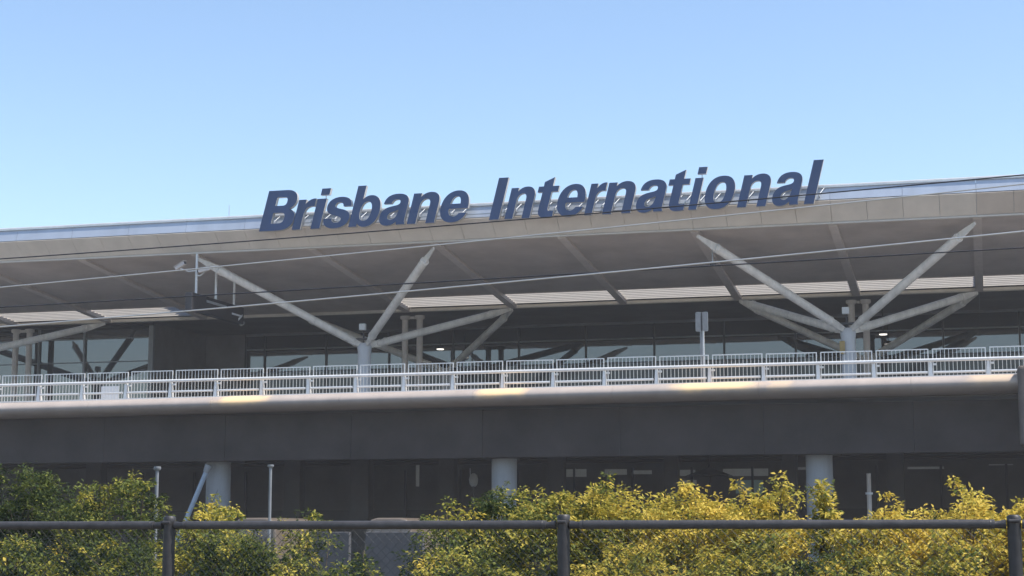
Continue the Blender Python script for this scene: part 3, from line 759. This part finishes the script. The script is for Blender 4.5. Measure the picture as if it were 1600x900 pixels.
def shrub(px, hw, top, Y, hue, dens, lab, ry=.55, spread=.15, low=.95, per=58, cr=(.055, .14), wild=0):
    t = at(px, top+2, Y); s = Y*1.04/FPX; rx = hw*s*1.10; h = t.z
    e = empty('hedge_shrub', (t.x, Y, 0), lab, 'shrub', 'shrubs of the hedge behind the fence')
    nc = int(dens*rx*2*(h-low)*165)+14
    ph = rng.uniform(0, 6.28, 6)
    def surf(u, w_):
        prof = max(.1, 1-abs(u)**3.0*.60-abs(w_)**2.2*.28)
        x = u*rx*6
        bump = .07*math.sin(x*1.1+ph[0]+w_*2)+.06*math.sin(x*2.3+ph[1]-w_*4)+.045*math.sin(x*4.9+ph[2]+w_*7)+.03*math.sin(x*9+ph[3])
        return low+(h-low)*min(1.06, prof*.97+bump)
    cs = []; dp = []; shoots = []
    while len(cs) < nc:
        u, w_, q = rng.uniform(-1, 1), rng.uniform(-1, 1), rng.uniform(0, 1)
        if u*u+w_*w_ > 1.15: continue
        zt_ = surf(u, w_); d_ = (zt_-low)*(q**1.35)
        # keep pockets of the crown open
        if d_ > .1 and math.sin(u*rx*7+ph[4]+d_*5+w_*2)*math.sin(d_*11+ph[5]+w_*4+u*rx*3) > (.30 if d_ < .3 else .02): continue
        cs.append((t.x+u*rx, Y+w_*ry, zt_-d_-.05)); dp.append(d_)
    for i in range(int(nc*.20)):
        cs.append((t.x+rng.uniform(-.8, .8)*rx, Y+rng.uniform(-.8, .8)*ry, rng.uniform(.15, low))); dp.append(.6)
    nt_ = len(cs)
    # young shoots that stand out of the top
    for i in range(int(2+rx*3+wild*3)):
        u = rng.uniform(-.95, .95); w_ = rng.uniform(-.8, .5); b0 = Vector((t.x+u*rx, Y+w_*ry, surf(u, w_)-.10))
        dd = Vector((rng.normal(0, .45), rng.normal(-.1, .3), 1)).normalized(); ln = rng.uniform(.10, .22)
        k_ = int(ln/.035)
        for j in range(k_): cs.append(tuple(b0+dd*(.06+.035*j)+Vector((rng.normal(0, .015), rng.normal(0, .015), 0)))); dp.append(0)
        shoots.append((b0-dd*.2, b0+dd*(ln+.06)))
    cs = np.array(cs); r = rng.uniform(cr[0], cr[1], len(cs)); r[nt_:] *= .5
    hu = np.clip(hue+.08-np.minimum(np.array(dp), .7)*.42+rng.normal(0, spread, len(cs)), .02, .98)  # golden tips, greener inside; shade within the crown is painted in too
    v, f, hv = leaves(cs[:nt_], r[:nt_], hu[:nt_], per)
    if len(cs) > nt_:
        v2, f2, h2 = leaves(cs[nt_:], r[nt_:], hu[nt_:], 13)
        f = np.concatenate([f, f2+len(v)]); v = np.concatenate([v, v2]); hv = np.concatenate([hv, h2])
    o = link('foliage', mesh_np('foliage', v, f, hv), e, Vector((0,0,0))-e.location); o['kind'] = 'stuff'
    mb = MB()
    for i in range(34):
        q = cs[rng.integers(nt_)]
        b = Vector((t.x+rng.uniform(-.3, .3)*rx, Y+rng.uniform(-.1, .1), 0)); q = Vector(q)
        mb.tube([b, b.lerp(q, .45)+Vector((rng.uniform(-.08,.08), rng.uniform(-.08,.08), .12)), q], [.018, .010, .003], 5)
    for a, b in shoots: mb.tube([a, b], [.004, .0015], 4)
    part(mb, 'stem', 'twig', e)
S = shrub
S(40, 140, 736, 17.4, .24, .8, 'shadowy dark green shrub at the far left edge', wild=2, spread=.10)  # shade at the far left is put into the dark leaf hue
S(190, 92, 742, 16.6, .38, .5, 'loose green branches around the slim pole at left', wild=3, spread=.13)
S(30, 120, 838, 13.9, .40, .85, 'low yellow green shrub under the fence rail at the left edge')
S(180, 90, 835, 14.2, .30, .6, 'low dark green shrub left of the first fence post')
S(333, 62, 787, 15.2, .52, 1.0, 'rounded yellow green shrub in front of the slanting pipe')
S(390, 80, 822, 14.6, .37, .85, 'broad green shrub under the fence rail right of the first post')
S(478, 26, 796, 15.6, .44, .8, 'small green shrub top poking above the fence rail')
S(570, 60, 862, 14.0, .28, .5, 'sparse dark shrub in the gap below the two barriers')
S(712, 60, 778, 15.3, .48, .95, 'green shrub sloping up left of the middle post')
S(785, 45, 748, 16.0, .30, .85, 'tall grey green shrub in front of the middle pier', wild=2)
S(725, 80, 842, 13.8, .48, .65, 'low yellow green shrub under the rail left of the middle post')
S(860, 75, 767, 15.3, .56, 1.0, 'rounded green and gold shrub behind the middle fence post')
S(960, 72, 752, 15.6, .68, 1.0, 'golden shrub with tall tips right of the middle post', wild=3)
S(1075, 80, 756, 15.3, .78, 1.05, 'bright golden shrub below the umbrella', wild=3)
S(1185, 76, 752, 15.1, .76, 1.05, 'bright golden shrub left of the right pier', wild=2)
S(1288, 11, 742, 15.0, .62, 3.2, 'thin upright leafy sprig in front of the right pier', ry=.10, low=1.6, cr=(.035, .07), per=22)
S(1335, 58, 806, 14.8, .74, 1.0, 'low golden shrub in the hedge dip at right')
S(1430, 75, 772, 15.2, .84, 1.1, 'golden rounded shrub right of the hedge dip', wild=1)
S(1535, 80, 772, 15.1, .82, 1.1, 'golden shrub behind the rightmost fence post', wild=1)
S(1650, 80, 758, 15.2, .84, 1.0, 'golden shrub cut off by the right edge', wild=1)
S(980, 95, 850, 13.8, .68, .6, 'low golden shrub below the fence rail right of the middle post')
S(1150, 90, 838, 13.9, .52, .5, 'low golden brown shrub under the middle of the right rail')
S(1290, 70, 850, 13.9, .36, .5, 'low green shrub under the rail at right')
S(1440, 100, 845, 13.9, .56, .55, 'low gold and green shrub left of the right post')

# ------------------------------------------------------------------ overhead railway wires
def wire(pts, Y, r, m, lab):
    q = [at(x, y, Y) for x, y in pts]
    X = np.array([p.x for p in q]); Z = np.array([p.z for p in q]); c = np.polyfit(X, Z, 2)
    xs_ = np.linspace(X.min()-6, X.max()+6, 60)
    o = MB().tube([(a, Y, float(np.polyval(c, a))) for a in xs_], r, 8).build('overhead_wire', m)
    tag(o, lab, 'wire', 'overhead wires of the railway')
wire([(0,405),(400,375),(800,344),(1200,311),(1600,272.5)], 9.6, .0038, 'wire_dark', 'topmost dark overhead wire, crossing the blue letters')
wire([(0,449),(400,411),(800,371),(1200,330),(1600,287.5)], 9.2, .0040, 'wire_light', 'pale overhead wire second from the top')
wire([(0,480),(400,457.5),(800,434),(1100,415),(1600,387.5)], 7.4, .0030, 'wire_dark', 'thin dark overhead wire third from the top at left')
wire([(0,511),(400,476),(800,440),(1100,412),(1600,361)], 7.2, .0035, 'wire_light', 'pale overhead wire lowest at the left edge')

# ------------------------------------------------------------------ mist added in place of a window veil
hz = bpy.data.materials.new('added_veil'); hz.use_nodes = True; nt = hz.node_tree
nt.nodes.remove(nt.nodes['Principled BSDF'])
pv = nt.nodes.new('ShaderNodeVolumePrincipled'); pv.inputs['Color'].default_value = (1.0, .955, .93, 1); pv.inputs['Density'].default_value = .0007
pv.inputs['Anisotropy'].default_value = .2
nt.links.new(pv.outputs[0], nt.nodes['Material Output'].inputs['Volume']); MATS['added_veil'] = hz
h = MB().box(-3010, 3010, -3010, 3010, -1.2, 17.5).build('added_haze', 'added_veil'); tag(h, 'thin pale mist added to stand in for a window veil', None, None, 'stuff')
